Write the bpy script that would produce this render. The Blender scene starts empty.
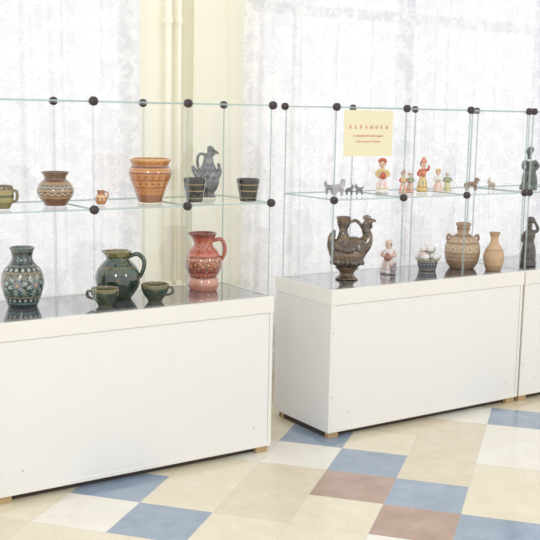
import bpy, bmesh, math, random
from mathutils import Vector, Matrix
random.seed(7)
C=bpy.context.scene.collection
CAMH=1.485; YAW=math.radians(56.351); PITCH=math.radians(8.851); ROLL=math.radians(1.102); FPX=1010.
X1=2.389; X2=2.726; X3=3.983; W=.407; Y0=3.592; D=.40; ZR=.70; ZS=1.104; ZT=1.516
FACE=YAW-math.pi/2   # rotation that turns local x along the viewing right

def proj(P):
    X,Y,Z=P[0],P[1],P[2]-CAMH
    F=X*math.cos(YAW)+Y*math.sin(YAW); r=X*math.sin(YAW)-Y*math.cos(YAW)
    d=F*math.cos(PITCH)-Z*math.sin(PITCH); up=F*math.sin(PITCH)+Z*math.cos(PITCH)
    u=FPX*r/d; v=FPX*up/d; c,s=math.cos(ROLL),math.sin(ROLL)
    return 270+u*c+v*s, 270-(v*c-u*s), d
def loc(px,dy,z):
    """spot on a shelf: metres behind the glass front (dy), shelf height z, measured bearing px -> world x,y and scale"""
    lo,hi=-1.,9.
    for _ in range(50):
        m=(lo+hi)/2
        if proj((m,Y0+dy,z))[0]<px: lo=m
        else: hi=m
    return m,Y0+dy,proj((m,Y0+dy,z))[2]/FPX

# ---------------------------------------------------------------- node helpers
class NT:
    def __init__(s,name):
        s.m=bpy.data.materials.new(name); s.m.use_nodes=True; s.t=s.m.node_tree; s.t.nodes.clear()
        s.out=s.t.nodes.new('ShaderNodeOutputMaterial')
    def n(s,typ,**k):
        x=s.t.nodes.new(typ)
        for a,b in k.items(): setattr(x,a,b)
        return x
    def l(s,a,b): s.t.links.new(a,b)
    def math(s,op,a,b=None,c=None):
        x=s.n('ShaderNodeMath',operation=op)
        for i,v in enumerate((a,b,c)):
            if v is None: continue
            if isinstance(v,(int,float)): x.inputs[i].default_value=v
            else: s.l(v,x.inputs[i])
        return x.outputs[0]
    def mix(s,f,a,b):
        x=s.n('ShaderNodeMix',data_type='RGBA')
        for i,v in ((0,f),(6,a),(7,b)):
            if isinstance(v,(int,float)): x.inputs[i].default_value=v
            elif isinstance(v,tuple): x.inputs[i].default_value=(*v[:3],1)
            else: s.l(v,x.inputs[i])
        return x.outputs[2]
    def rng(s,v,a,b,c=0.,d=1.):
        x=s.n('ShaderNodeMapRange'); s.l(v,x.inputs[0])
        for i,k in enumerate((a,b,c,d)): x.inputs[i+1].default_value=k
        return x.outputs[0]
    def noise(s,vec,scale,detail=3,rough=.5):
        x=s.n('ShaderNodeTexNoise'); x.inputs['Scale'].default_value=scale; x.inputs['Detail'].default_value=detail
        x.inputs['Roughness'].default_value=rough
        if vec is not None: s.l(vec,x.inputs['Vector'])
        return x.outputs['Fac']
    def bsdf(s,col,rough=.5,spec=.5,coat=0,metal=0,bump=None,bstr=.2):
        b=s.n('ShaderNodeBsdfPrincipled')
        if isinstance(col,tuple): b.inputs['Base Color'].default_value=(*col[:3],1)
        else: s.l(col,b.inputs['Base Color'])
        if isinstance(rough,(int,float)): b.inputs['Roughness'].default_value=rough
        else: s.l(rough,b.inputs['Roughness'])
        b.inputs['Specular IOR Level'].default_value=spec
        b.inputs['Coat Weight'].default_value=coat; b.inputs['Coat Roughness'].default_value=.04
        b.inputs['Metallic'].default_value=metal
        if bump is not None:
            bn=s.n('ShaderNodeBump'); bn.inputs['Strength'].default_value=bstr; bn.inputs['Distance'].default_value=.002
            s.l(bump,bn.inputs['Height']); s.l(bn.outputs[0],b.inputs['Normal'])
        return b.outputs[0]
    def fin(s,sh): s.l(sh,s.out.inputs[0]); return s.m
def srgb(r,g,b):
    f=lambda c:(c/255/12.92) if c/255<=.04045 else ((c/255+.055)/1.055)**2.4
    return (f(r),f(g),f(b))
def plain(name,col,rough=.5,var=.06,scale=20,coat=0,spec=.5,metal=0):
    t=NT(name); tc=t.n('ShaderNodeTexCoord')
    f=t.noise(tc.outputs['Object'],scale)
    d=tuple(max(0,c*(1-var*2)) for c in col); e=tuple(min(1,c*(1+var)) for c in col)
    return t.fin(t.bsdf(t.mix(f,d,e),rough,spec,coat,metal))
def pottery(name,H,bands,over=(),rough=.22,var=.12,coat=.4,nscale=25,mottle=None):
    """bands: (start fraction,colour); over: ('dots'|'wave'|'petal',zc,n,size,colour)"""
    t=NT(name); tc=t.n('ShaderNodeTexCoord'); sx=t.n('ShaderNodeSeparateXYZ'); t.l(tc.outputs['Object'],sx.inputs[0])
    nf=t.noise(tc.outputs['Object'],nscale,4)
    zn=t.math('DIVIDE',sx.outputs[2],H)
    zj=t.math('ADD',zn,t.math('MULTIPLY',t.math('SUBTRACT',nf,.5),.04))
    r=t.n('ShaderNodeValToRGB'); r.color_ramp.interpolation='CONSTANT'
    while len(r.color_ramp.elements)>1: r.color_ramp.elements.remove(r.color_ramp.elements[0])
    r.color_ramp.elements[0].position=0; r.color_ramp.elements[0].color=(*bands[0][1],1)
    for p,c in bands[1:]:
        e=r.color_ramp.elements.new(p); e.color=(*c,1)
    t.l(zj,r.inputs[0]); col=r.outputs[0]
    ang=t.math('DIVIDE',t.math('ARCTAN2',sx.outputs[1],sx.outputs[0]),2*math.pi)
    for kind,zc,n,size,c in over:
        dz=t.math('SUBTRACT',zn,zc)
        fx=t.math('SUBTRACT',t.math('FRACT',t.math('ADD',t.math('MULTIPLY',ang,n),10.25)),.5)
        if kind=='dots':
            d=t.math('SQRT',t.math('ADD',t.math('MULTIPLY',fx,fx),t.math('MULTIPLY',t.math('MULTIPLY',dz,dz),(n/2.2)**2)))
            m=t.math('LESS_THAN',d,size)
        elif kind=='petal':
            a=t.math('ARCTAN2',t.math('MULTIPLY',dz,n/2.2),fx)
            d=t.math('SQRT',t.math('ADD',t.math('MULTIPLY',fx,fx),t.math('MULTIPLY',t.math('MULTIPLY',dz,dz),(n/2.2)**2)))
            m=t.math('LESS_THAN',d,t.math('MULTIPLY',t.math('ADD',1.6,t.math('SINE',t.math('MULTIPLY',a,6))),size/2.2))
        else:
            w=t.math('MULTIPLY',t.math('SINE',t.math('MULTIPLY',fx,2*math.pi)),size)
            m=t.math('LESS_THAN',t.math('ABSOLUTE',t.math('SUBTRACT',dz,w)),.012)
        col=t.mix(m,col,c)
    if mottle: col=t.mix(t.rng(t.noise(tc.outputs['Object'],nscale*1.3,5,.65),.50,.62,0.,.8),col,mottle)
    hv=t.n('ShaderNodeHueSaturation'); t.l(col,hv.inputs['Color'])
    t.l(t.math('ADD',1-var,t.math('MULTIPLY',nf,2*var)),hv.inputs['Value'])
    return t.fin(t.bsdf(hv.outputs[0],rough,.5,coat,0,nf,.08))

# ---------------------------------------------------------------- mesh helpers
def link(o,parent=None):
    C.objects.link(o)
    if parent: o.parent=parent
    return o
def meshobj(name,bm,mats,parent=None,smooth=False,loc_=(0,0,0)):
    me=bpy.data.meshes.new(name); bmesh.ops.recalc_face_normals(bm,faces=bm.faces); bm.to_mesh(me); bm.free()
    if smooth:
        for p in me.polygons: p.use_smooth=True
    for m in (mats if isinstance(mats,(list,tuple)) else [mats]): me.materials.append(m)
    o=bpy.data.objects.new(name,me); o.location=loc_
    return link(o,parent)
def addbox(bm,a,b,mi=0):
    vs=[bm.verts.new((x,y,z)) for x in (a[0],b[0]) for y in (a[1],b[1]) for z in (a[2],b[2])]
    fs=[]
    for q in ((0,1,3,2),(4,6,7,5),(0,4,5,1),(2,3,7,6),(0,2,6,4),(1,5,7,3)):
        f=bm.faces.new([vs[i] for i in q]); f.material_index=mi; fs.append(f)
    return vs,fs
def box(name,a,b,mat,parent=None,bev=0.):
    bm=bmesh.new(); addbox(bm,a,b)
    if bev: bmesh.ops.bevel(bm,geom=bm.edges[:],offset=bev,segments=2,affect='EDGES')
    return meshobj(name,bm,mat,parent)
def empty(name,loc_,label,cat,rot=0,group=None):
    o=bpy.data.objects.new(name,None); o.empty_display_size=.05; o.location=loc_; o.rotation_euler=(0,0,rot)
    o["label"]=label; o["category"]=cat
    if group: o["group"]=group
    return link(o)
def catmull(pts,n=6):
    P=[Vector(p) for p in pts]; out=[]
    if len(P)<3: return P
    Q=[P[0]*2-P[1]]+P+[P[-1]*2-P[-2]]
    for i in range(1,len(Q)-2):
        a,b,c,d=Q[i-1:i+3]
        for k in range(n):
            t=k/n; out.append(.5*((2*b)+(c-a)*t+(2*a-5*b+4*c-d)*t*t+(3*b-a-3*c+d)*t**3))
    out.append(P[-1]); return out
def lathe(bm,prof,seg=40,smooth=True,n=4,cx=0,cy=0,sy=1.,cap=True):
    P=catmull([(r,0,z) for r,z in prof],n) if smooth else [Vector((r,0,z)) for r,z in prof]
    rings=[]
    for p in P:
        r=max(p.x,.0003)
        rings.append([bm.verts.new((cx+r*math.cos(2*math.pi*k/seg),cy+sy*r*math.sin(2*math.pi*k/seg),p.z)) for k in range(seg)])
    for a,b in zip(rings,rings[1:]):
        for k in range(seg): bm.faces.new((a[k],a[(k+1)%seg],b[(k+1)%seg],b[k]))
    if cap: bm.faces.new(rings[0]); bm.faces.new(rings[-1])
def tube(bm,pts,rads,seg=12,n=5,flat=1.):
    P=catmull(pts,n) if len(pts)>2 else [Vector(p) for p in pts]
    R=[q.x for q in catmull([(r,0,0) for r in rads],n)] if len(rads)>2 else list(rads)
    up=Vector((0,1,0)); rings=[]
    for i,p in enumerate(P):
        t=(P[min(i+1,len(P)-1)]-P[max(i-1,0)]).normalized()
        s=up-t*up.dot(t)
        if s.length<.05: s=Vector((1,0,0))-t*t.x
        s.normalize(); w=t.cross(s)
        rings.append([bm.verts.new(p+max(R[i],.0002)*(s*math.cos(a)*flat+w*math.sin(a))) for a in [2*math.pi*k/seg for k in range(seg)]])
    for a,b in zip(rings,rings[1:]):
        for k in range(seg): bm.faces.new((a[k],a[(k+1)%seg],b[(k+1)%seg],b[k]))
    bm.faces.new(rings[0]); bm.faces.new(rings[-1])
def ell(bm,c,r,seg=16):
    m=Matrix.Translation(c)@Matrix.Diagonal((*r,1)); bmesh.ops.create_uvsphere(bm,u_segments=seg,v_segments=seg//2+2,radius=1,matrix=m)
def organic(name,build,mat,parent,voxel=.0018):
    """one continuous surface grown from overlapping limbs"""
    bm=bmesh.new(); build(bm); bmesh.ops.recalc_face_normals(bm,faces=bm.faces)
    me=bpy.data.meshes.new(name); bm.to_mesh(me); bm.free()
    o=bpy.data.objects.new(name,me); C.objects.link(o)
    r=o.modifiers.new('r','REMESH'); r.mode='VOXEL'; r.voxel_size=voxel
    s=o.modifiers.new('s','SMOOTH'); s.iterations=3; s.factor=.5
    dg=bpy.context.evaluated_depsgraph_get(); nm=bpy.data.meshes.new_from_object(o.evaluated_get(dg))
    bpy.data.objects.remove(o); nm.name=name; nm.materials.clear(); nm.materials.append(mat)
    for p in nm.polygons: p.use_smooth=True
    o=bpy.data.objects.new(name,nm); return link(o,parent)

# ---------------------------------------------------------------- materials
M_white=plain('white_laminate',srgb(239,238,236),.35,.012,6)
M_rim=plain('off_white_rim',srgb(240,237,230),.35,.02,8)
M_side=plain('white_side_laminate',srgb(231,230,230),.4,.015,6)
M_foot=plain('raw_wood',srgb(186,156,108),.7,.12,60)
M_gap_shade=plain('gap_shade_dark',srgb(60,50,44),.8,.1,30)  # dark tone put in for the shade under the cabinets
M_conn=plain('brown_plastic',srgb(48,33,35),.3,.1,60)
M_deck=plain('dark_deck',srgb(88,90,95),.05,.02,9,spec=1.,coat=1.)
M_screw=plain('screw_grey',srgb(185,182,178),.4,.05,60,metal=.3)
def glassmat():
    t=NT('clear_glass'); b=t.n('ShaderNodeBsdfPrincipled')
    b.inputs['Base Color'].default_value=(.93,.97,.97,1); b.inputs['Metallic'].default_value=1; b.inputs['Roughness'].default_value=0
    lw=t.n('ShaderNodeLayerWeight'); lw.inputs[0].default_value=.5
    g=t.math('POWER',lw.outputs['Facing'],4.0)
    t.l(t.math('ADD',.10,t.math('MULTIPLY',g,.5)),b.inputs['Alpha'])
    return t.fin(b.outputs[0])
def edgemat():
    t=NT('glass_edge'); tr=t.n('ShaderNodeBsdfTransparent'); tr.inputs[0].default_value=(.74,.84,.82,1)
    g=t.bsdf(srgb(174,194,190),.2); mx=t.n('ShaderNodeMixShader'); mx.inputs[0].default_value=.75
    t.l(tr.outputs[0],mx.inputs[1]); t.l(g,mx.inputs[2]); return t.fin(mx.outputs[0])
M_glass=glassmat(); M_edge=edgemat()

# ---------------------------------------------------------------- room
YW=4.62
def floor():
    TA=math.radians(39.8); TS=.2963; ox,oy=2.704,3.449
    def tile(name,c1,c2,rough=.10):
        t=NT(name); tc=t.n('ShaderNodeTexCoord'); ob=tc.outputs['Object']
        f=t.noise(ob,7,6,.62); g=t.noise(ob,45,3,.6); big=t.noise(ob,2.1,2,.5)
        col=t.mix(t.rng(f,.32,.68),c1,c2)
        col=t.mix(t.math('MULTIPLY',g,.09),col,(.46,.41,.34))
        vein=t.rng(t.math('ABSOLUTE',t.math('SUBTRACT',t.noise(ob,5,5,.6),.5)),0.,.02,.18,0.)
        col=t.mix(vein,col,tuple(.72*c for c in c1))
        col=t.mix(t.rng(big,.35,.7,0.,.12),col,tuple(.82*c for c in c1))
        sx=t.n('ShaderNodeSeparateXYZ'); t.l(ob,sx.inputs[0]); e=[]
        for k in (0,1):
            fr=t.math('FRACT',t.math('ADD',t.math('DIVIDE',sx.outputs[k],TS),100))
            e.append(t.math('ABSOLUTE',t.math('SUBTRACT',fr,.5)))
        gm=t.math('GREATER_THAN',t.math('MAXIMUM',e[0],e[1]),.4955)
        col=t.mix(t.math('MULTIPLY',gm,.35),col,(.40,.36,.31))
        return t.fin(t.bsdf(col,t.math('ADD',rough,t.math('MULTIPLY',f,.10)),.55))
    mats=[tile('cream_tile',srgb(221,210,180),srgb(231,222,197)),tile('white_tile',srgb(233,227,212),srgb(240,237,226)),
          tile('beige_tile',srgb(212,199,168),srgb(224,213,187)),tile('blue_tile',srgb(124,144,165),srgb(151,168,187)),
          tile('brown_tile',srgb(154,123,107),srgb(180,152,136))]
    blue={(-1,0),(-2,1),(-3,2),(0,-1),(2,2),(-4,-2),(-3,-3),(-9,2),(-8,1),(-7,-4),(-6,-5),(-5,4),(7,2),(6,3)}
    brown={(-2,0),(-3,1),(-5,-6),(-7,6),(-8,5),(5,6)}
    white={(-1,-1),(1,2),(-4,-3),(-4,2)}; plainc={(0,1):2,(0,0):0,(-2,-2):0,(-2,-1):2,(-1,1):2,(1,1):2}
    rnd=random.Random(3); bm=bmesh.new(); vs={}
    for a in range(-22,24):
        for b in range(-24,26): vs[a,b]=bm.verts.new((a*TS,-b*TS,0))
    for a in range(-22,23):
        for b in range(-24,25):
            f=bm.faces.new((vs[a,b],vs[a,b+1],vs[a+1,b+1],vs[a+1,b])); c=(a,b); q=rnd.choice((0,0,2,2,0,1))
            f.material_index=3 if c in blue else 4 if c in brown else 1 if c in white else plainc.get(c,q)
    Mw=Matrix.Translation((ox,oy,0))@Matrix.Rotation(TA,4,'Z'); Mi=Mw.inverted()
    for co,no in (((0,YW,0),(0,1,0)),((0,-1.6,0),(0,-1,0)),((-1.8,0,0),(-1,0,0)),((7,0,0),(1,0,0))):
        g=bm.verts[:]+bm.edges[:]+bm.faces[:]
        bmesh.ops.bisect_plane(bm,geom=g,plane_co=Mi@Vector(co),plane_no=Mi.to_3x3()@Vector(no),clear_outer=True)
    bm.normal_update()
    me=bpy.data.meshes.new('floor'); bm.to_mesh(me); bm.free()
    for m in mats: me.materials.append(m)
    o=bpy.data.objects.new('floor',me); o.matrix_world=Mw; link(o); o["kind"]="structure"
    if me.polygons[0].normal.z<0: me.flip_normals()
floor()
M_wall=plain('cream_wall_paint',srgb(254,251,232),.7,.008,5)
def wall():
    bm=bmesh.new(); y0,y1=YW,YW+.12; H=3.0
    xs=[-1.8,-.2,2.24,2.88,6.4,7.0]; zs=.40
    addbox(bm,(xs[0],y0,0),(xs[1],y1,H)); addbox(bm,(xs[2],y0,0),(xs[3],y1,H)); addbox(bm,(xs[4],y0,0),(xs[5],y1,H))
    for a,b in ((xs[1],xs[2]),(xs[3],xs[4])):
        addbox(bm,(a,y0,0),(b,y1,zs)); addbox(bm,(a,y0,2.7),(b,y1,H))
    o=meshobj('wall_back',bm,M_wall); o["kind"]="structure"
    M_fr=plain('window_paint',srgb(216,219,224),.4,.02)
    for i,(a,b) in enumerate(((xs[1],xs[2]),(xs[3],xs[4]))):
        bm=bmesh.new(); n=3; w=(b-a)/n
        for k in range(n+1):
            x=a+k*w; addbox(bm,(max(a,x-.04),y0+.03,zs),(min(b,x+.04),y0+.09,2.7))
        for z in (zs,2.02,2.63): addbox(bm,(a,y0+.035,z),(b,y0+.085,z+.06))
        o=meshobj('window_%d'%(i+1),bm,M_fr); o["kind"]="structure"
    o=box('baseboard_back',(-1.8,YW-.015,0),(7,YW,.09),M_wall); o["kind"]="structure"
wall()
def curtain(name,x0,x1,y,z0,z1,wave,amp,mat,label,cat,seed,wob=1.5):
    rnd=random.Random(seed); bm=bmesh.new(); nx=int((x1-x0)/.006); nz=18; ph=[rnd.uniform(0,6.28) for _ in range(6)]
    g=[]
    for i in range(nx+1):
        x=x0+(x1-x0)*i/nx; row=[]
        for k in range(nz+1):
            t=k/nz; z=z0+(z1-z0)*t
            a=2*math.pi*x/wave+1.3*math.sin(x*3.1+ph[0]+.5*t)+.6*math.sin(x*8+ph[1]+t*wob)
            env=.55+.45*math.sin(x*2.7+ph[4]+.8*t)
            yy=y+amp*(.75*math.sin(a)*env+.3*math.sin(2.3*a+ph[2]+wob*t)+.3*math.sin(.43*a+ph[3]))
            row.append(bm.verts.new((x+.008*math.sin(a+t*2),yy,z)))
        g.append(row)
    for i in range(nx):
        for k in range(nz): bm.faces.new((g[i][k],g[i+1][k],g[i+1][k+1],g[i][k+1]))
    o=meshobj(name,bm,mat,smooth=True); o["label"]=label; o["category"]=cat; return o
def lace():
    t=NT('white_lace'); tc=t.n('ShaderNodeTexCoord'); mp=t.n('ShaderNodeMapping'); t.l(tc.outputs['Object'],mp.inputs[0])
    mp.inputs['Scale'].default_value=(1,.2,1); v=mp.outputs[0]
    vo=t.n('ShaderNodeTexVoronoi'); vo.inputs['Scale'].default_value=10; t.l(v,vo.inputs['Vector'])
    dv=t.n('ShaderNodeVectorMath',operation='SUBTRACT')
    t.l(v,dv.inputs[0]); t.l(vo.outputs['Position'],dv.inputs[1])
    s3=t.n('ShaderNodeSeparateXYZ'); t.l(dv.outputs[0],s3.inputs[0])
    ang=t.math('ARCTAN2',s3.outputs[2],s3.outputs[0])
    pet=t.math('ADD',.32,t.math('MULTIPLY',t.math('SINE',t.math('MULTIPLY',ang,5)),.14))
    blossom=t.rng(t.math('SUBTRACT',pet,vo.outputs['Distance']),-.04,.04)
    leaf=t.rng(t.noise(v,15,6,.66),.46,.56)
    net=t.rng(t.noise(v,90,2,.6),.34,.64)
    m2=t.math('MULTIPLY',t.math('MAXIMUM',t.math('MULTIPLY',blossom,.85),t.math('MULTIPLY',leaf,.9)),t.math('ADD',.6,t.math('MULTIPLY',net,.4)))
    col=t.mix(m2,srgb(234,234,239),srgb(254,254,254))
    d=t.n('ShaderNodeBsdfDiffuse'); t.l(col,d.inputs[0]); tl=t.n('ShaderNodeBsdfTranslucent'); t.l(col,tl.inputs[0])
    a=t.n('ShaderNodeMixShader'); a.inputs[0].default_value=.46; t.l(d.outputs[0],a.inputs[1]); t.l(tl.outputs[0],a.inputs[2])
    lw=t.n('ShaderNodeLayerWeight'); lw.inputs[0].default_value=.5
    thin=t.rng(lw.outputs['Facing'],.2,.85,.21,.06)   # cloth reads denser where a fold turns edge-on
    tr=t.n('ShaderNodeBsdfTransparent'); b=t.n('ShaderNodeMixShader')
    t.l(t.math('MULTIPLY',thin,t.math('SUBTRACT',1.,t.math('MULTIPLY',m2,.5))),b.inputs[0]); t.l(a.outputs[0],b.inputs[1]); t.l(tr.outputs[0],b.inputs[2])
    return t.fin(b.outputs[0])
M_lace=lace()
curtain('lace_curtain',.4,2.17,4.42,.12,2.85,.20,.036,M_lace,"white sheer lace curtain in soft vertical folds before a window","curtain",1)
curtain('lace_curtain.001',2.76,6.4,4.42,.12,2.85,.22,.036,M_lace,"wide white sheer lace curtain gathered beside cream drape","curtain",2)
def cream():
    t=NT('cream_drape'); col=t.mix(t.noise(None,6),srgb(254,250,226),srgb(254,252,240))
    d=t.n('ShaderNodeBsdfDiffuse'); t.l(col,d.inputs[0]); tl=t.n('ShaderNodeBsdfTranslucent'); t.l(col,tl.inputs[0])
    a=t.n('ShaderNodeMixShader'); a.inputs[0].default_value=.2; t.l(d.outputs[0],a.inputs[1]); t.l(tl.outputs[0],a.inputs[2]); return t.fin(a.outputs[0])
M_cream=cream()
curtain('cream_drape',2.52,2.88,4.52,.1,2.9,.19,.013,M_cream,"pale cream drape hanging in soft loose folds beside wall pipe","curtain",9,2.)
def pipe(x,r,lab):
    e=empty('heating_pipe',(x,YW-.05,0),lab,"pipe")
    bm=bmesh.new(); bmesh.ops.create_cone(bm,cap_ends=True,segments=20,radius1=r,radius2=r,depth=3.0,matrix=Matrix.Translation((0,0,1.5)))
    meshobj('pipe_tube',bm,M_wall,e,True)
    for z in (.6,1.93):
        bm=bmesh.new(); bmesh.ops.create_cone(bm,cap_ends=True,segments=20,radius1=r+.006,radius2=r+.006,depth=.03,matrix=Matrix.Translation((0,0,z)))
        addbox(bm,(-.006,0,z-.008),(.006,.05,z+.008)); meshobj('pipe_bracket',bm,M_wall,e)
pipe(2.410,.016,"cream-painted vertical heating pipe running up the wall")
pipe(2.470,.012,"thin cream-painted vertical pipe close to thicker one")

# ---------------------------------------------------------------- display cases
def pane(parent,a,b,name='glass_pane',face=False,border=.006):
    """glass sheet with polished edges; the optically clear middle of the near sheets is left open"""
    bm=bmesh.new(); vs,fs=addbox(bm,a,b)
    dims=[b[i]-a[i] for i in range(3)]; th=dims.index(min(dims)); dele=[]
    for f in bm.faces:
        f.normal_update(); n=f.normal
        if abs(n[th])>.5: dele.append(f)
        else: f.material_index=1
    bmesh.ops.delete(bm,geom=dele,context='FACES_ONLY')
    o1,o2=[i for i in range(3) if i!=th]
    mid=(a[th]+b[th])/2
    def quad(p,q,r,s,mi):
        out=[]
        for p1,p2 in (p,q,r,s):
            v=[0,0,0]; v[th]=mid; v[o1]=p1; v[o2]=p2; out.append(bm.verts.new(v))
        bm.faces.new(out).material_index=mi
    A1,A2,B1,B2=a[o1],a[o2],b[o1],b[o2]
    if face: quad((A1,A2),(B1,A2),(B1,B2),(A1,B2),0)
    else:
        m=border
        quad((A1,A2),(B1,A2),(B1-m,A2+m),(A1+m,A2+m),0); quad((B1,A2),(B1,B2),(B1-m,B2-m),(B1-m,A2+m),0)
        quad((B1,B2),(A1,B2),(A1+m,B2-m),(B1-m,B2-m),0); quad((A1,B2),(A1,A2),(A1+m,A2+m),(A1+m,B2-m),0)
    return meshobj(name,bm,[M_glass,M_edge],parent)
CR=.0176
bmc=bmesh.new()   # domed round clamp: two pressed caps on a waist
ell(bmc,(0,-.005,0),(CR,.012,CR),20); ell(bmc,(0,.005,0),(CR,.012,CR),20)
bmesh.ops.create_cone(bmc,cap_ends=True,segments=20,radius1=CR*.93,radius2=CR*.93,depth=.014,matrix=Matrix.Rotation(math.pi/2,4,'X'))
bmesh.ops.create_cone(bmc,cap_ends=True,segments=12,radius1=.005,radius2=.005,depth=.006,matrix=Matrix.Translation((0,-.017,0))@Matrix.Rotation(math.pi/2,4,'X'))
CM=bpy.data.meshes.new('glass_connector'); bmc.to_mesh(CM); bmc.free(); CM.materials.append(M_conn)
for p in CM.polygons: p.use_smooth=True
def case(x0,label,n=3):
    w=n*W; e=empty('display_case',(x0,Y0,0),label,"display case",group="glass-topped museum display cases")
    T=.005; g=.003; zb=.030
    cab=box('cabinet',(-.010,-.012,zb),(w+.010,D+.03,ZR-.07),M_side,e,.0015)
    box('front_panel',(.012,-.0165,zb+.015),(w-.008,-.0125,ZR-.073),M_white,cab)
    box('gap_shade_board',(.004,.018,.0),(w-.004,D-.0,zb-.001),M_gap_shade,e)  # added recessed dark block, stands in for the shadow gap under the cabinet
    bm=bmesh.new(); addbox(bm,(-.0105,-.019,zb),(w+.010,-.0125,zb+.015)); addbox(bm,(-.0105,-.019,zb+.015),(.012,-.0125,ZR-.07)); addbox(bm,(w-.006,-.019,zb+.015),(w+.010,-.0125,ZR-.07))
    meshobj('edge_strip',bm,M_rim,cab)
    for x,z in ((.1,.12),(w-.08,.12),(.005,.5),(.005,.2)):
        bm=bmesh.new(); bmesh.ops.create_cone(bm,cap_ends=True,segments=12,radius1=.003,radius2=.003,depth=.003,matrix=Matrix.Translation((x,-.0195 if x<.01 else -.0175,z))@Matrix.Rotation(math.pi/2,4,'X'))
        meshobj('screw',bm,M_screw,cab)
    bm=bmesh.new(); a=-.013; b=w+.013; c=-.022; d=D+.035
    for p,q in (((a,c,ZR-.07),(b,-.004,ZR)),((a,D+.008,ZR-.07),(b,d,ZR)),((a,-.004,ZR-.07),(-.004,D+.008,ZR)),((w+.004,-.004,ZR-.07),(b,D+.008,ZR))): addbox(bm,p,q)
    meshobj('rim',bm,M_rim,e)
    dk=bmesh.new(); addbox(dk,(-.004,-.004,ZR-.06),(w+.004,D+.008,ZR-.0005)); meshobj('deck_board',dk,M_deck,e)
    for x in (-.002,w-.058):
        for y in (-.006,D-.04): box('foot',(x,y-.002,0),(x+.06,y+.022,zb-.0005),M_foot,e,.002)
    for k in range(n):
        xa=k*W+g; xb=(k+1)*W-g
        for z0,z1 in ((ZR,ZS-.003),(ZS+.004,ZT-.003)):
            pane(e,(xa,0,z0+.001),(xb,T,z1)); pane(e,(xa,D-T,z0+.001),(xb,D,z1),face=True)
        pane(e,(xa,.001,ZS-.0025),(xb,D-.001,ZS+.0035),'glass_shelf',True)
        pane(e,(xa,.001,ZT-.0025),(xb,D-.001,ZT+.0025),'glass_top',True)
    for x in (0,w-T):
        for z0,z1 in ((ZR,ZS-.003),(ZS+.004,ZT-.003)): pane(e,(x,T+.002,z0+.001),(x+T,D-T-.002,z1),face=(x>0))
    for k in range(n+1):
        for z in (ZS,ZT):
            for y in (0,D):
                if z==ZS and y==D: continue
                o=bpy.data.objects.new('glass_connector',CM); o.location=(k*W,y+(-.002 if y==0 else .002),z); link(o,e)
    return e
case(X1-3*W,"white display cabinet, two-tier glass top full of jugs")
case(X2,"white display cabinet with glass top holding figurines and yellow sign")
case(X3,"white display cabinet with glass top next to figurine case")

# ---------------------------------------------------------------- vessels
ZF=ZR+.0003; ZU=ZS+.0038
def thing(name,label,cat,px,dy,z,group=None,rot=0):
    x,y,s=loc(px,dy,z); return empty(name,(x,y,z),label,cat,FACE+rot,group),s
def vessel(name,label,cat,px,dy,z,prof,bands,over=(),handles=(),thick=1.6,group=None,hcol=None,rough=.14,rot=0,spout=None,coat=1.,var=.14,mottle=None):
    e,s=thing(name,label,cat,px,dy,z,group,rot)
    H=max(p[1] for p in prof)
    out=[(r*s,h*s) for r,h in prof]
    inn=[(max(r-thick,.6)*s,h*s) for r,h in reversed(prof) if h>thick*1.5]
    inn[0]=((prof[-1][0]-thick*.8)*s,H*s)
    inn.append((.3*s,thick*1.5*s))
    bm=bmesh.new(); lathe(bm,[(.0003,0),(prof[0][0]*.9*s,0)]+out+inn,48,True,3)
    m=pottery(name+'_glaze',H*s,bands,over,rough,coat=coat,var=var,mottle=mottle)
    b=meshobj('body',bm,m,e,True)
    if spout:
        for v in b.data.vertices:
            if v.co.z>H*s*.9 and v.co.x*spout>0:
                k=(v.co.z/(H*s)-.9)/.1; c=max(0,math.cos(math.atan2(v.co.y,abs(v.co.x))))**6
                v.co.x+=spout*3.2*s*k*c; v.co.y*=1-.25*k*c
    for pts,rad in handles:
        bm=bmesh.new(); tube(bm,[(x*s,0,h*s) for x,h in pts],[r*s for r in rad],12,5,1.5)
        meshobj('handle',bm,plain(name+'_handle_glaze',hcol or bands[0][1],rough,.12,30,coat),e,True)
    return e
K=srgb
# lower deck, first case
vessel('floral_jug',"dark teal-green jug painted with fine cream and brown flowers","jug",23,.27,ZF,
 [(14,0),(15,2),(19,13),(21.5,24),(19,36),(12,44),(10,50),(11.5,56),(13,59)],
 [(0,K(30,38,40)),(.06,K(80,108,106)),(.10,K(36,50,54)),(.17,K(120,110,84)),(.20,K(40,54,58)),(.58,K(126,116,88)),(.61,K(34,48,52)),(.69,K(86,100,92)),(.72,K(36,44,46)),(.93,K(88,104,94))],
 [('petal',.40,7,.50,K(156,172,164)),('petal',.40,7,.30,K(74,104,120)),('petal',.40,7,.16,K(160,100,80)),('dots',.40,7,.05,K(210,196,150)),('petal',.27,14,.42,K(100,132,112)),('dots',.27,14,.12,K(166,110,86)),('petal',.53,14,.42,K(140,124,96)),('dots',.53,14,.12,K(80,120,130)),('dots',.65,18,.22,K(176,184,166)),('dots',.135,20,.22,K(168,178,160)),('petal',.82,10,.3,K(96,122,112))],var=.2)
vessel('green_jug',"mottled dark green glazed pitcher with yellowish rim and loop handle","jug",118,.25,ZF,
 [(13,0),(14.5,2),(20.5,11),(22.5,20),(20,30),(14,37),(11.5,40),(13,45),(14,47.5)],
 [(0,K(50,66,54)),(.25,K(28,50,42)),(.55,K(40,72,58)),(.66,K(90,88,54)),(.70,K(34,60,48)),(.90,K(134,124,74))],
 [],
 [([(11,42),(19,45),(25.5,40),(26,32),(23,24),(19.5,19)],(2,2.3,2.3,2.2,2,1.6))],spout=-1,hcol=K(38,58,46),var=.3,mottle=K(84,82,50),rough=.08)
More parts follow.
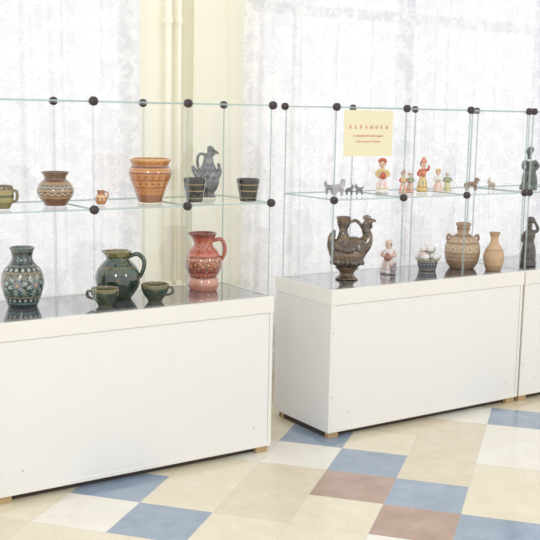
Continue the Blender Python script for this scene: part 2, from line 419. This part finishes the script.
for px,dy,h,hx,lab in ((105,.13,17,-1,"small green glazed cup beside the green pitcher"),(155,.12,17,1,"small dark green cup with handle beside pitcher")):
    vessel('ceramic_cup',lab,"cup",px,dy,ZF,[(7,0),(7.5,1.5),(11,6),(13.5,12),(14,h)],
     [(0,K(74,80,54)),(.3,K(36,58,46)),(.82,K(108,98,58))],[],
     [([(12*hx,h-3),(17*hx,h-3),(17.5*hx,h-8),(11.5*hx,h-11)],(1.2,1.5,1.5,1.2))],thick=1.2,group="small green cups on the deck",mottle=K(84,82,52))
vessel('red_jug',"squat terracotta red jug with darker painted bands and handle","jug",203,.27,ZF,
 [(13.5,0),(14.5,1.5),(16,7),(14.5,12.5),(13.5,14),(16,17),(18.8,25),(18.5,32),(14,40),(10,44.5),(10,48),(12.5,54.5),(13.5,57)],
 [(0,K(200,128,108)),(.10,K(212,148,126)),(.215,K(118,60,46)),(.25,K(184,92,70)),(.32,K(128,56,44)),(.35,K(160,74,56)),(.58,K(128,56,44)),(.61,K(196,108,82)),(.66,K(176,82,60)),(.92,K(126,60,46))],  # pale pink lowest bands and pinch line imitate the jug's reflection in the deck
 [('petal',.47,9,.50,K(188,134,92)),('petal',.47,9,.28,K(118,48,38)),('dots',.47,9,.08,K(210,170,120)),('dots',.38,18,.2,K(96,84,60)),('dots',.56,18,.2,K(204,156,112)),('petal',.79,11,.40,K(198,134,100)),('dots',.79,11,.14,K(116,54,42)),('dots',.285,22,.2,K(208,158,116))],
 [([(9,49),(17,51),(21,45),(21,37),(17,28)],(1.8,2,2,2,1.6))],hcol=K(168,76,56),spout=-1)
# upper shelf, first case
vessel('yellow_green_cup',"small olive-green striped mug with handle","cup",3,.15,ZU,[(7,0),(8,2),(10.5,8),(11,14),(10,22)],
 [(0,K(110,102,54)),(.3,K(150,140,80)),(.5,K(80,80,44)),(.62,K(150,136,74)),(.85,K(92,78,40))],[],
 [([(9,18),(14,17),(14,9),(10,6)],(1.3,1.5,1.5,1.3)),],thick=1.4)
vessel('striped_pot',"brown round-bellied pot with light wavy bands","pot",55.5,.2,ZU,[(11,0),(12,2),(17,9),(18.5,15),(15.5,22),(11,26),(11.5,29),(14,33)],
 [(0,K(110,74,48)),(.22,K(152,112,74)),(.30,K(100,80,64)),(.42,K(160,132,98)),(.50,K(94,98,92)),(.62,K(152,118,76)),(.72,K(100,68,44))],
 [('wave',.36,16,.025,K(205,190,150)),('wave',.56,20,.02,K(200,180,140))],())
vessel('tiny_jug',"tiny round tan patterned jug with handle","jug",101,.17,ZU,[(4,0),(5,1.5),(6.3,4.5),(5.6,8),(3.6,10.5),(4.2,13.5)],
 [(0,K(180,120,70)),(.3,K(220,176,110)),(.42,K(150,90,60)),(.5,K(222,180,120)),(.7,K(160,100,60))],[('dots',.36,9,.25,K(120,80,60))],[([(3.2,12),(6.5,12),(7,8),(5,5)],(.7,.8,.8,.7))],thick=.9)
vessel('orange_pot',"large glossy amber-brown pot with wide mouth tapering to base","pot",150,.20,ZU,
 [(11.5,0),(12.5,1.5),(15.5,11),(19.5,21),(21.5,28),(20.5,33),(18.8,35.5),(18.8,37.5),(21,41.5),(20.5,43)],
 [(0,K(138,84,44)),(.18,K(186,118,58)),(.33,K(138,80,42)),(.36,K(196,130,68)),(.50,K(138,80,42)),(.53,K(190,120,60)),(.66,K(108,64,38)),(.69,K(194,130,70)),(.79,K(104,62,36)),(.83,K(184,114,56)),(.94,K(206,150,86))],
 [('dots',.43,18,.24,K(150,88,44)),('dots',.26,22,.18,K(156,92,48)),('petal',.59,18,.34,K(150,88,46)),('dots',.88,24,.16,K(134,78,42))],(),rough=.06,var=.2)
for px,dy,h in ((194.5,.13,23),(248,.07,22)):
    vessel('striped_cup',"near-black flared beaker with dull gold rings","cup",px,dy,ZU,[(8,0),(8.5,1.5),(9.5,8),(10.8,16),(11.5,h)],
     [(0,K(22,18,16)),(.16,K(150,132,90)),(.19,K(20,16,14)),(.46,K(156,138,94)),(.50,K(18,14,12)),(.74,K(150,130,86)),(.78,K(22,17,15))],[],(),thick=1.2,group="dark striped beakers on the glass shelf")
# grey figural jug
e,s=thing('figural_jug',"slim grey glazed bird-shaped jug with handle and crested head","jug",208,.31,ZU)
MG=pottery('grey_blue_glaze',52*s,[(0,K(78,79,82)),(.2,K(96,98,102)),(.3,K(118,121,124)),(.36,K(88,91,96)),(.55,K(108,112,116)),(.60,K(80,83,88)),(.68,K(106,110,114)),(.86,K(88,90,92))],[('wave',.44,10,.03,K(128,131,134))],rough=.14,coat=.9,var=.25,mottle=K(132,134,134))
def b(bm):
    lathe(bm,[(8*s,0),(8.5*s,1.5*s),(6.5*s,4*s),(10*s,10*s),(11.5*s,17*s),(10.5*s,25*s),(6.5*s,32*s),(4.8*s,39*s),(5*s,44*s)],28,True,3,0,0,.85)
    ell(bm,(3*s,0,45*s),(4.6*s,4.2*s,4.6*s)); tube(bm,[(5*s,0,45.5*s),(8.5*s,0,44.5*s),(10.5*s,0,43*s)],[2.2*s,1.5*s,.5*s])
    for q in range(3): tube(bm,[((0+q*2)*s,0,47*s),((-.6+q*2.4)*s,0,(51.5-abs(q-1))*s)],[1.4*s,.8*s],8)
    tube(bm,[(-7*s,0,17*s),(-12*s,0,23*s),(-15*s,0,29*s),(-16*s,0,31*s)],[5*s,3.2*s,2.2*s,1.5*s])
    tube(bm,[(8*s,0,19*s),(11.5*s,0,26*s),(10*s,0,34*s)],[3.6*s,2.2*s,1.6*s])
    tube(bm,[(0,-9*s,24*s),(-5*s,-9.5*s,20*s),(-8*s,-7*s,17*s)],[3*s,2.4*s,1*s])
organic('body',b,MG,e)
bm=bmesh.new(); tube(bm,[(-2*s,0,41*s),(-8*s,0,43*s),(-11*s,0,37*s),(-9*s,0,24*s)],[1.4*s,1.5*s,1.5*s,1.3*s]); meshobj('handle',bm,MG,e,True)
bm=bmesh.new(); ell(bm,(5*s,-3.8*s,46*s),(.8*s,.8*s,.8*s),8); meshobj('eye',bm,M_conn,e,True)

# dark brown rooster jug
e,s=thing('rooster_jug',"glossy dark brown bird-shaped jug with cup neck, raised tail and head","jug",346.5,.20,ZF)
MB=pottery('dark_brown_glaze',64*s,[(0,K(70,50,34)),(.1,K(92,66,42)),(.18,K(62,46,34)),(.34,K(100,74,46)),(.44,K(66,50,36)),(.6,K(90,68,44)),(.7,K(62,46,36)),(.9,K(84,64,42))],[],rough=.07,var=.35,coat=1,mottle=K(122,96,60))
def b(bm):
    lathe(bm,[(11*s,0),(11.5*s,1.2*s),(8.5*s,3.5*s),(7*s,6*s),(9*s,9*s),(13*s,12*s)],30,True,3,0,0,.85)
    ell(bm,(0*s,0,25*s),(17.5*s,14*s,16*s),28); ell(bm,(6*s,0,31*s),(14.5*s,11.5*s,12.5*s),24); ell(bm,(-5*s,0,30*s),(12.5*s,11*s,12*s),24)
    tube(bm,[(-4*s,0,37*s),(-4.5*s,0,45*s),(-4.5*s,0,50*s)],[9*s,5.2*s,4.2*s],18)
    lathe(bm,[(4.0*s,47*s),(4.3*s,50*s),(6.4*s,55*s),(7.0*s,60*s),(7.6*s,62.5*s),(5.8*s,62.5*s),(5.2*s,58*s),(2*s,53*s)],24,True,3,-4.5*s,0,.9)
    tube(bm,[(10*s,0,31*s),(17*s,0,37*s),(19.5*s,0,44*s),(17.5*s,0,50*s),(17.5*s,0,55*s),(20*s,0,58*s)],[11.5*s,8*s,5.4*s,4.2*s,3.8*s,3.5*s],18)
    ell(bm,(20.2*s,0,58*s),(4.3*s,3.4*s,3.7*s)); tube(bm,[(22*s,0,58.5*s),(25.2*s,0,59.5*s),(27.5*s,0,58*s)],[2.2*s,1.7*s,.7*s])
    for k in range(4): tube(bm,[((16+k*1.9)*s,0,60*s),((15+k*2.1)*s,0,(65.5-abs(k-1.5)*1.2)*s)],[1.5*s,.9*s],8)
    tube(bm,[(22.3*s,0,56*s),(23*s,0,53*s),(22*s,0,51*s)],[1.5*s,1.5*s,.8*s])
    for q in range(3): tube(bm,[(-12*s,(q-1)*2*s,27*s),(-16*s,(q-1)*2.5*s,34*s),((-17+q*1.2)*s,(q-1)*2.5*s,(42+q*1.5)*s),((-15+q)*s,(q-1)*2*s,(47+q)*s)],[7*s,4.6*s,3*s,1.4*s])
    for j in range(9):
        a=-2.7+j*.27
        for q in range(3): ell(bm,((17.0-q*.9)*s*math.cos(a+q*.13),(13.5-q*.8)*s*math.sin(a+q*.13),(18+q*7)*s),(2.3*s,2.1*s,2.9*s),8)
    for j in range(4): ell(bm,((13+j*1.9)*s,-(9-j*1.4)*s,(33+j*4.2)*s),(2*s,1.8*s,2.2*s),8)
organic('body',b,MB,e)
bm=bmesh.new(); tube(bm,[(1.5*s,0,57*s),(7*s,0,59*s),(11.5*s,0,56*s),(14.5*s,0,51*s)],[1.5*s,1.8*s,1.8*s,1.6*s]); meshobj('handle',bm,MB,e,True)
bm=bmesh.new()
tube(bm,[(9*s,-11*s,34*s),(1*s,-13.8*s,31*s),(-8*s,-11.5*s,32*s),(-13*s,-8*s,35*s)],[3*s,3.8*s,2.8*s,1*s]); meshobj('wing',bm,MB,e,True)
bm=bmesh.new(); ell(bm,(21*s,-3.1*s,58.8*s),(.8*s,.7*s,.8*s),8); meshobj('eye',bm,plain('eye_glaze',K(200,180,140),.3),e,True)

vessel('belly_jug',"broad squat sandy-brown pot with narrow banded top and lugs","pot",461.5,.22,ZF,
 [(11.5,0),(13,1.5),(16,7),(17.4,15),(17,23),(13.5,29),(8,33),(5.6,35.5),(6.6,39),(6.2,41),(7.6,43.5),(7.2,45)],
 [(0,K(150,122,96)),(.2,K(178,150,120)),(.33,K(144,118,94)),(.36,K(186,160,130)),(.55,K(138,112,88)),(.58,K(180,150,120)),(.70,K(136,108,86)),(.75,K(174,144,114)),(.86,K(130,104,82)),(.90,K(168,138,108))],
 [('petal',.45,13,.40,K(206,188,160)),('dots',.45,13,.12,K(130,100,78)),('wave',.26,18,.02,K(128,102,80)),('dots',.63,16,.2,K(200,178,148))],
 [([(11.5,31),(14.5,33),(15.5,29.5),(14.5,27)],(1.2,1.3,1.3,1.1)),([(-11.5,31),(-14.5,33),(-15.5,29.5),(-14.5,27)],(1.2,1.3,1.3,1.1))],hcol=K(160,130,102),rough=.5,coat=.0)
vessel('clay_vase',"slender pale tan clay vase with long neck","vase",493,.08,ZF,
 [(7,0),(8,2),(10,9),(10.3,15),(8,22),(4.6,27),(3.8,32),(5,36.5),(5.6,38)],
 [(0,K(176,142,108)),(.15,K(196,162,126)),(.52,K(176,142,108)),(.56,K(200,168,132)),(.9,K(178,144,110))],[],(),thick=1.2,rough=.65,coat=0)
# flower basket pot
e,s=thing('flower_pot_ornament',"small grey-blue ceramic basket heaped with white moulded flowers","ornament",427,.24,ZF)
bm=bmesh.new(); lathe(bm,[(.0003,0),(8*s,0),(8.5*s,1*s),(10*s,6*s),(10.5*s,9*s),(11*s,11*s),(9.5*s,11*s),(8*s,9*s),(.3*s,8*s)],36,True,2)
meshobj('basket',bm,pottery('basket_glaze',11*s,[(0,K(120,114,108)),(.2,K(84,90,104)),(.78,K(160,146,120))],[('dots',.62,18,.3,K(190,184,166)),('dots',.4,18,.3,K(140,136,136)),('dots',.2,18,.3,K(176,160,134))]),e,True)
bm=bmesh.new()   # plaited rim of the basket
for k in range(20):
    a=k*math.pi/10; ell(bm,(10.8*s*math.cos(a),10.8*s*math.sin(a),11.2*s),(1.8*s,1.8*s,1.2*s),8)
meshobj('plaited_rim',bm,plain('basket_rim_glaze',K(176,166,146),.25,.1,40,.6),e,True)
rf=random.Random(11)
for k in range(20):
    MF=(('white_glaze',K(242,239,235)),('pink_glaze',K(228,200,198)),('pale_green_glaze',K(160,176,142)))[(0,0,0,0,0,2,0,1,0)[k%9]]
    a=k*2.4+rf.uniform(-.3,.3); r=(0 if k==0 else 4.6+4.4*(k>6))*s; q0=rf.uniform(.9,1.35)
    c=(r*math.cos(a),r*math.sin(a),(24.5-(k>0)*2.5-(k>6)*6.5+rf.uniform(-1.5,1.5))*s)
    bm=bmesh.new(); ell(bm,c,(2.0*s*q0,2.0*s*q0,2.2*s),10)
    for j in range(5):
        q=j*1.257+rf.random(); ell(bm,(c[0]+2*s*q0*math.cos(q),c[1]+2*s*q0*math.sin(q),c[2]-.3*s),(1.8*s*q0,1.8*s*q0,2.9*s),8)
    meshobj('flower',bm,bpy.data.materials.get(MF[0]) or plain(MF[0],MF[1],.25),e,True)

# ---------------------------------------------------------------- figurines
SK=K(234,200,178)
def lady(label,px,dy,z,h,w,skirt,top,hair,hat=None,arms='hips',hold=None,name='clay_figurine',group="small painted clay figurines",lean=0.,spots=None,shawl=None,child=None):
    e,s=thing(name,label,"figurine",px,dy,z,group); H=h*s; w=w*s*1.05/2
    e.rotation_euler[2]+=lean*6
    prof=[(w*.94,0),(w*1.0,.04*H),(w*.92,.20*H),(w*.66,.40*H),(w*.50,.48*H),(w*.62,.58*H),(w*.60,.66*H),(w*.40,.71*H),(w*.24,.74*H)]
    bm=bmesh.new(); lathe(bm,prof,28,True,4,0,0,.82)
    for v in bm.verts:  # modelled skirt folds, irregular hand-pressed clay
        a=math.atan2(v.co.y,v.co.x); k=1+(.11*math.sin(5*a+h)+.09*math.sin(3*a+w*900))*max(0,1-v.co.z/(.5*H)); v.co.x*=k; v.co.y*=k
        v.co.x+=lean*v.co.z*.35
    m=pottery('figurine_paint',H,[(0,tuple(c*.6 for c in skirt)),(.05,skirt),(.14,tuple(c*.8 for c in top)),(.17,skirt),(.45,tuple(c*.6 for c in top)),(.49,top),(.71,SK)],[('petal',.28,6,.34,spots or tuple(min(1,c*1.4+.05) for c in top)),('dots',.58,9,.2,skirt)],rough=.18,coat=.9,nscale=60,var=.2)
    meshobj('dress',bm,m,e,True)
    hr=.105*H
    def hb(bm):
        ell(bm,(lean*hr*4,0,.83*H),(hr*.84,hr*.87,hr)); ell(bm,(lean*hr*4,-hr*.87,.82*H),(hr*.16,hr*.25,hr*.2)); tube(bm,[(lean*.7*.35*H,0,.70*H),(lean*hr*3,0,.78*H)],[hr*.5,hr*.45])
    organic('head',hb,plain('figurine_skin',SK,.3),e,.0012)
    ox=lean*hr*4
    for sx in (-1,1):
        bm=bmesh.new(); ell(bm,(ox+sx*hr*.32,-hr*.80,.845*H),(hr*.11,hr*.1,hr*.11),8); meshobj('eye',bm,M_conn,e,True)
    bm=bmesh.new(); ell(bm,(ox,-hr*.79,.785*H),(hr*.22,hr*.1,hr*.07),8); meshobj('mouth',bm,plain('lip_red',K(190,60,50)),e,True)
    bm=bmesh.new(); ell(bm,(ox,hr*.32,.85*H),(hr*.97,hr*.9,hr*1.02))
    meshobj('hair',bm,plain('figurine_hair',hair,.5),e,True)
    if hat:
        bm=bmesh.new()
        if hat[0]=='crest':
            tube(bm,[(ox-hr*1.0,-.1*hr,.89*H),(ox-hr*.75,0,.955*H),(ox,0,.98*H),(ox+hr*.75,0,.955*H),(ox+hr*1.0,-.1*hr,.89*H)],[hr*.25,hr*.4,hr*.45,hr*.4,hr*.25])
        elif hat[0]=='tall': lathe(bm,[(hr*.95,.89*H),(hr*1.0,.92*H),(hr*.8,.95*H),(hr*.55,1.02*H),(hr*.2,1.06*H)],20,True,3,ox)
        else: lathe(bm,[(hr*1.15,.90*H),(hr*1.1,.92*H),(hr*.85,.935*H),(hr*.75,.975*H),(hr*.3,1.0*H)],20,True,3,ox)
        meshobj('headdress',bm,plain('headdress_paint',hat[1],.25),e,True)
    if shawl:
        bm=bmesh.new(); lathe(bm,[(w*.30,.735*H),(w*.52,.71*H),(w*.76,.63*H),(w*.84,.54*H),(w*.74,.535*H),(w*.5,.66*H)],24,True,3,0,0,.85,False)
        meshobj('shawl',bm,plain('shawl_paint',shawl,.3),e,True)
    am=plain('sleeve_paint',top,.25)
    for sx in (-1,1):
        if arms=='hips': pts=[(sx*w*.5,0,.66*H),(sx*w*.98,-.1*w,.57*H),(sx*w*.6,-.5*w,.48*H)]
        elif arms=='front': pts=[(sx*w*.5,0,.66*H),(sx*w*.82,-.3*w,.56*H),(sx*w*.18,-.8*w,.54*H)]
        else: pts=[(sx*w*.5,0,.66*H),(sx*w*.95,-.2*w,.68*H),(sx*w*1.0,-.4*w,.80*H)] if sx>0 else [(sx*w*.5,0,.66*H),(sx*w*.95,-.1*w,.55*H),(sx*w*.65,-.45*w,.47*H)]
        bm=bmesh.new(); tube(bm,pts,[w*.26,w*.25,w*.18]); meshobj('arm',bm,am,e,True)
        bm=bmesh.new(); ell(bm,pts[-1],(w*.2,w*.2,w*.2),10); meshobj('hand',bm,plain('figurine_hand',SK,.4),e,True)
    if hold:
        bm=bmesh.new(); ell(bm,(w*.2,-w*.9,.50*H),(w*.5,w*.34,w*.42),12)
        tube(bm,[(-w*.2,-w*.9,.52*H),(w*.2,-w*.9,.63*H),(w*.6,-w*.9,.52*H)],[w*.1]*3,8); meshobj('held_item',bm,plain('held_paint',hold,.35),e,True)
    if child:   # small bird modelled beside the skirt
        def cb(bm):
            ell(bm,(w*.75,-w*.45,.14*H),(w*.42,w*.3,.11*H)); tube(bm,[(w*.95,-w*.45,.2*H),(w*1.05,-w*.5,.31*H)],[w*.2,w*.15]); ell(bm,(w*1.07,-w*.52,.33*H),(w*.18,w*.16,w*.17))
            tube(bm,[(w*1.15,-w*.52,.33*H),(w*1.33,-w*.54,.32*H)],[w*.08,w*.03],8); tube(bm,[(w*.5,-w*.45,.18*H),(w*.28,-w*.6,.28*H)],[w*.2,w*.08]); ell(bm,(w*.75,-w*.45,.03*H),(w*.35,w*.3,.035*H))
        organic('modelled_bird',cb,plain('bird_paint',child,.3,.15,60,.4),e,.0012)
    return e
R=K(198,90,70); Wh=K(236,232,226); Y=K(226,194,114); G=K(136,160,120); Br=K(130,92,70); P=K(226,164,150)
lady("white clay lady figurine with pink touches, bundle and small grey bird",388.5,.24,ZF,34,15.5,K(224,216,212),K(214,176,166),K(150,124,108),('cap',K(226,200,186)),'front',K(170,116,100),group="clay figurines on the deck",lean=-.09,spots=P,shawl=Wh,child=K(158,152,152))
lady("tall clay lady figurine with white skirt and orange-red headdress",382,.18,ZU,35,12,Wh,Y,Br,('crest',K(210,118,86)),'hips',R,lean=-.04,spots=P)
lady("small clay woman figurine in tan dress and red cap",402.5,.15,ZU,23,7.2,K(212,174,132),R,Br,('tall',K(202,124,94)),'hips',lean=.05,shawl=Y)
lady("small clay man figurine in pink coat and pale hat",409.8,.17,ZU,22,7.6,P,G,K(124,90,70),('cap',Wh),'front')
lady("tall clay girl figurine in red and yellow costume",422,.20,ZU,33,10.5,Y,R,K(160,114,74),('tall',K(224,146,126)),'up',lean=.04,spots=G)
lady("pale clay woman figurine in white shawl and pink skirt",437.5,.16,ZU,23,9,K(228,200,186),Wh,Br,('crest',Y),'front',shawl=Wh,spots=P)
lady("small clay figurine in yellow and pale green dress",447,.19,ZU,20,8,K(228,210,158),G,Br,('cap',Wh),'hips',lean=-.05)

def animal(label,px,dy,z,h,w,col,kind,face=1,group="small clay animals on the shelf",name='clay_animal'):
    e,s=thing(name,label,"figurine",px,dy,z,group); h*=s; w*=s
    def b(bm):
        f=face; bz=.54*h
        tube(bm,[(-f*.34*w,0,bz),(-f*.12*w,0,bz*.98),(f*.1*w,0,bz*.98),(f*.28*w,0,bz*1.08)],[.19*h,.19*h,.20*h,.21*h])
        for x,k in ((-.32,1),(.24,0)):
            for y in (-1,1):
                yy=y*.12*h
                if k: P=[(f*x*w,yy,bz*.9),(f*(x+.05)*w,yy,.32*h),(f*(x-.05)*w,yy,.18*h),(f*x*w,yy,.03*h)]
                else: P=[(f*x*w,yy,bz*.9),(f*x*w,yy,.3*h),(f*(x+.02)*w,yy,.15*h),(f*x*w,yy,.03*h)]
                tube(bm,P,[.13*h,.10*h,.08*h,.085*h],8)
        if kind=='horse':
            tube(bm,[(f*.26*w,0,bz*1.1),(f*.31*w,0,.78*h),(f*.33*w,0,.92*h)],[.18*h,.13*h,.11*h])
            tube(bm,[(f*.31*w,0,.95*h),(f*.42*w,0,.86*h),(f*.49*w,0,.78*h)],[.12*h,.10*h,.07*h])
            tube(bm,[(f*.18*w,0,.74*h),(f*.24*w,0,.92*h),(f*.30*w,0,1.03*h)],[.07*h,.08*h,.05*h],8)
        else:
            tube(bm,[(f*.26*w,0,bz*1.1),(f*.32*w,0,.74*h),(f*.34*w,0,.84*h)],[.18*h,.14*h,.12*h])
            tube(bm,[(f*.32*w,0,.87*h),(f*.42*w,0,.82*h),(f*.50*w,0,.76*h)],[.13*h,.11*h,.075*h])
        for y in (-1,1):
            if kind=='goat': tube(bm,[(f*.31*w,y*.05*h,.93*h),(f*.24*w,y*.08*h,1.08*h),(f*.16*w,y*.10*h,1.10*h)],[.05*h,.04*h,.025*h],6)
            else: tube(bm,[(f*.31*w,y*.06*h,.93*h),(f*.30*w,y*.08*h,1.03*h)],[.05*h,.03*h],6)
        tube(bm,[(-f*.38*w,0,bz*1.1),(-f*.47*w,0,bz*(1.25 if kind=='dog' else .9)),(-f*.46*w,0,bz*(1.6 if kind=='dog' else .5))],[.08*h,.07*h,.05*h],8)
    organic('body',b,plain('animal_glaze',col,.35,.2,60,.2),e,.0011)
    return e
animal("small grey clay dog figurine",329,.22,ZU,14,10,K(156,156,162),'dog',-1)
animal("small grey and white clay horse figurine",339,.14,ZU,17,11,K(182,178,182),'horse',1)
animal("tiny grey clay goat figurine",349.5,.16,ZU,11,8,K(116,118,126),'goat',1)
animal("tiny dark grey clay dog figurine",359,.16,ZU,11,8.5,K(126,124,128),'dog',-1)
animal("small brown clay horse figurine",471.5,.16,ZU,13,15,K(146,118,98),'horse',1)
animal("tiny pale clay goat figurine",491,.18,ZU,11,7,K(190,170,150),'goat',-1)

def statue(label,px,dy,z,h,w,col,variant,name):
    e,s=thing(name,label,"statuette",px,dy,z); h*=s; w*=s
    def b(bm):
        lathe(bm,[(.48*w,0),(.5*w,.03*h),(.47*w,.11*h),(.36*w,.15*h)],24,True,3,0,0,.8)
        if variant==0: # seated figure on a rock
            ell(bm,(.08*w,.05*w,.24*h),(.42*w,.36*w,.19*h)); ell(bm,(.28*w,.0,.18*h),(.22*w,.3*w,.12*h)); ell(bm,(-.2*w,-.1*w,.14*h),(.24*w,.24*w,.08*h))
            tube(bm,[(.10*w,0,.34*h),(.08*w,0,.5*h),(.02*w,0,.66*h)],[.33*w,.26*w,.28*w])
            tube(bm,[(0,0,.7*h),(-.03*w,-.02*w,.80*h)],[.12*w,.10*w]); ell(bm,(-.04*w,-.03*w,.87*h),(.19*w,.2*w,.095*h)); ell(bm,(.05*w,.06*w,.91*h),(.19*w,.19*w,.075*h)); ell(bm,(-.02*w,-.24*w,.86*h),(.05*w,.06*w,.02*h),8)
            tube(bm,[(.1*w,-.12*w,.34*h),(-.24*w,-.3*w,.38*h),(-.32*w,-.3*w,.2*h),(-.34*w,-.3*w,.08*h)],[.2*w,.17*w,.13*w,.11*w])
            tube(bm,[(.12*w,.1*w,.34*h),(-.14*w,-.05*w,.40*h),(-.16*w,-.1*w,.2*h),(-.2*w,-.1*w,.08*h)],[.2*w,.17*w,.13*w,.11*w])
            tube(bm,[(.24*w,0,.66*h),(.46*w,-.05*w,.55*h),(.22*w,-.24*w,.44*h)],[.13*w,.11*w,.09*w])
            tube(bm,[(-.2*w,0,.66*h),(-.36*w,-.1*w,.55*h),(-.28*w,-.3*w,.44*h)],[.13*w,.11*w,.09*w])
        else: # standing draped woman with water jar
            lathe(bm,[(.42*w,.08*h),(.46*w,.2*h),(.40*w,.38*h),(.30*w,.50*h),(.36*w,.62*h),(.28*w,.70*h),(.12*w,.76*h)],20,True,3,0,0,.8)
            ell(bm,(-.02*w,-.02*w,.81*h),(.17*w,.18*w,.08*h))
            tube(bm,[(.2*w,0,.67*h),(.48*w,-.02*w,.74*h),(.24*w,0,.91*h)],[.13*w,.10*w,.08*w])
            ell(bm,(.05*w,.02*w,.92*h),(.26*w,.22*w,.075*h))
            tube(bm,[(-.2*w,0,.67*h),(-.44*w,-.06*w,.56*h),(-.26*w,-.26*w,.44*h)],[.13*w,.10*w,.08*w])
            ell(bm,(-.22*w,-.28*w,.39*h),(.24*w,.2*w,.1*h))
            for j in range(5): tube(bm,[((-.3+j*.15)*w,-.3*w,.1*h),((-.2+j*.1)*w,-.26*w,.34*h)],[.06*w,.03*w],8)
    organic('figure',b,plain(name+'_patina',col,.3,.35,60,.5),e,.0014)
statue("dark grey-green statuette of seated figure on glass shelf",528,.10,ZU,44,18,K(88,94,88),0,'seated_statuette')
statue("dark brown statuette of standing woman with jar",527.5,.10,ZF,50,17,K(76,68,60),1,'standing_statuette')

# ---------------------------------------------------------------- paper sign on the glass
def sign():
    x0,_,_=loc(344,-.006,1.43); x1,_,_=loc(393,-.006,1.43); w=x1-x0; zt=ZT-.012; hgt=.205
    e=empty('paper_sign',(x0,Y0-.004,zt-hgt),"pale yellow paper sign with orange Cyrillic heading taped to glass","sign")
    bm=bmesh.new(); nx=12; g=[]
    for i in range(nx+1):
        t=i/nx; g.append([bm.verts.new((t*w,-.0012-.0012*math.sin(t*math.pi),z)) for z in (0,hgt)])
    for i in range(nx): bm.faces.new((g[i][0],g[i+1][0],g[i+1][1],g[i][1]))
    meshobj('paper',bm,plain('yellow_paper',K(235,227,188),.8,.02,10),e)
    mt=plain('orange_red_ink',K(208,108,68),.7,.02)
    def glyphs(txt,size):
        cu=bpy.data.curves.new('lettering','FONT'); cu.body=txt; cu.size=size; cu.extrude=.0002
        o=bpy.data.objects.new('tmp',cu); C.objects.link(o); dg=bpy.context.evaluated_depsgraph_get()
        me=bpy.data.meshes.new_from_object(o.evaluated_get(dg)); bpy.data.objects.remove(o); me.materials.clear(); me.materials.append(mt); return me
    # widely spaced heading: one mesh, every letter set at its own place
    bm=bmesh.new(); word="КЕРАМИКА"; step=.84*w/len(word)
    for i,ch in enumerate(word):
        me=glyphs(ch,.0225); xs=[v.co.x for v in me.vertices]; mid=(min(xs)+max(xs))/2
        for v in me.vertices: v.co.x+=-mid+.08*w+step*(i+.5)
        bm.from_mesh(me); bpy.data.meshes.remove(me)
    me=bpy.data.meshes.new('heading_lettering'); bm.to_mesh(me); bm.free(); me.materials.append(mt)
    o=bpy.data.objects.new('heading_lettering',me); o.location=(0,-.0032,.122); o.rotation_euler=(math.pi/2,0,0); link(o,e)
    for txt,size,z in (("в традициях народных",.0125,.088),("мастеров XX века",.0125,.062)):
        me=glyphs(txt,size); lo_=min(v.co.x for v in me.vertices); hi_=max(v.co.x for v in me.vertices)
        k=min(1.25,.74*w/max(1e-4,hi_-lo_))
        o=bpy.data.objects.new('small_lettering',me); o.location=(w/2-k*(lo_+hi_)/2,-.0032,z); o.rotation_euler=(math.pi/2,0,0); o.scale=(k,1,1); link(o,e)
sign()

# ---------------------------------------------------------------- light and camera
w=bpy.data.worlds.new('World'); bpy.context.scene.world=w; w.use_nodes=True
nt=w.node_tree; bg=nt.nodes['Background']; bg.inputs[0].default_value=(1,.995,.988,1)
tc=nt.nodes.new('ShaderNodeTexCoord'); sp=nt.nodes.new('ShaderNodeSeparateXYZ'); mr=nt.nodes.new('ShaderNodeMapRange')
nt.links.new(tc.outputs['Generated'],sp.inputs[0]); nt.links.new(sp.outputs[1],mr.inputs[0])
for i,v in enumerate((-.05,.35,1.05,1.30)): mr.inputs[i+1].default_value=v   # daylight side of the building is brighter
nt.links.new(mr.outputs[0],bg.inputs[1])
def area(loc_,tgt,sz,p,col):
    l=bpy.data.lights.new('added_highlight_light','AREA'); l.shape='RECTANGLE'; l.size,l.size_y=sz; l.energy=p; l.color=col  # unseen lamp added behind the camera for highlights on the glazes
    o=bpy.data.objects.new('added_highlight_light',l); o.location=loc_; o.rotation_euler=(Vector(tgt)-Vector(loc_)).to_track_quat('-Z','Y').to_euler(); link(o)
area((-.6,.6,2.6),(2.4,3.6,.9),(.6,.95),22,(1,.995,.98))
area((3.4,-.6,2.6),(3.0,3.6,.9),(.6,.95),20,(1,.995,.98))
sc=bpy.context.scene
sc.view_settings.view_transform='Standard'; sc.view_settings.look='None'; sc.view_settings.gamma=1.12
cam=bpy.data.cameras.new('Camera'); cam.sensor_width=36; cam.lens=FPX/540*36; cam.clip_start=.05
co=bpy.data.objects.new('Camera',cam); link(co)
F=Vector((math.cos(YAW)*math.cos(PITCH),math.sin(YAW)*math.cos(PITCH),-math.sin(PITCH)))
r=Vector((math.sin(YAW),-math.cos(YAW),0)); u=r.cross(F)
c,s_=math.cos(ROLL),math.sin(ROLL)
r2=r*c+u*s_; u2=u*c-r*s_
M=Matrix((r2,u2,-F)).transposed().to_4x4(); M.translation=(0,0,CAMH); co.matrix_world=M
sc.camera=co
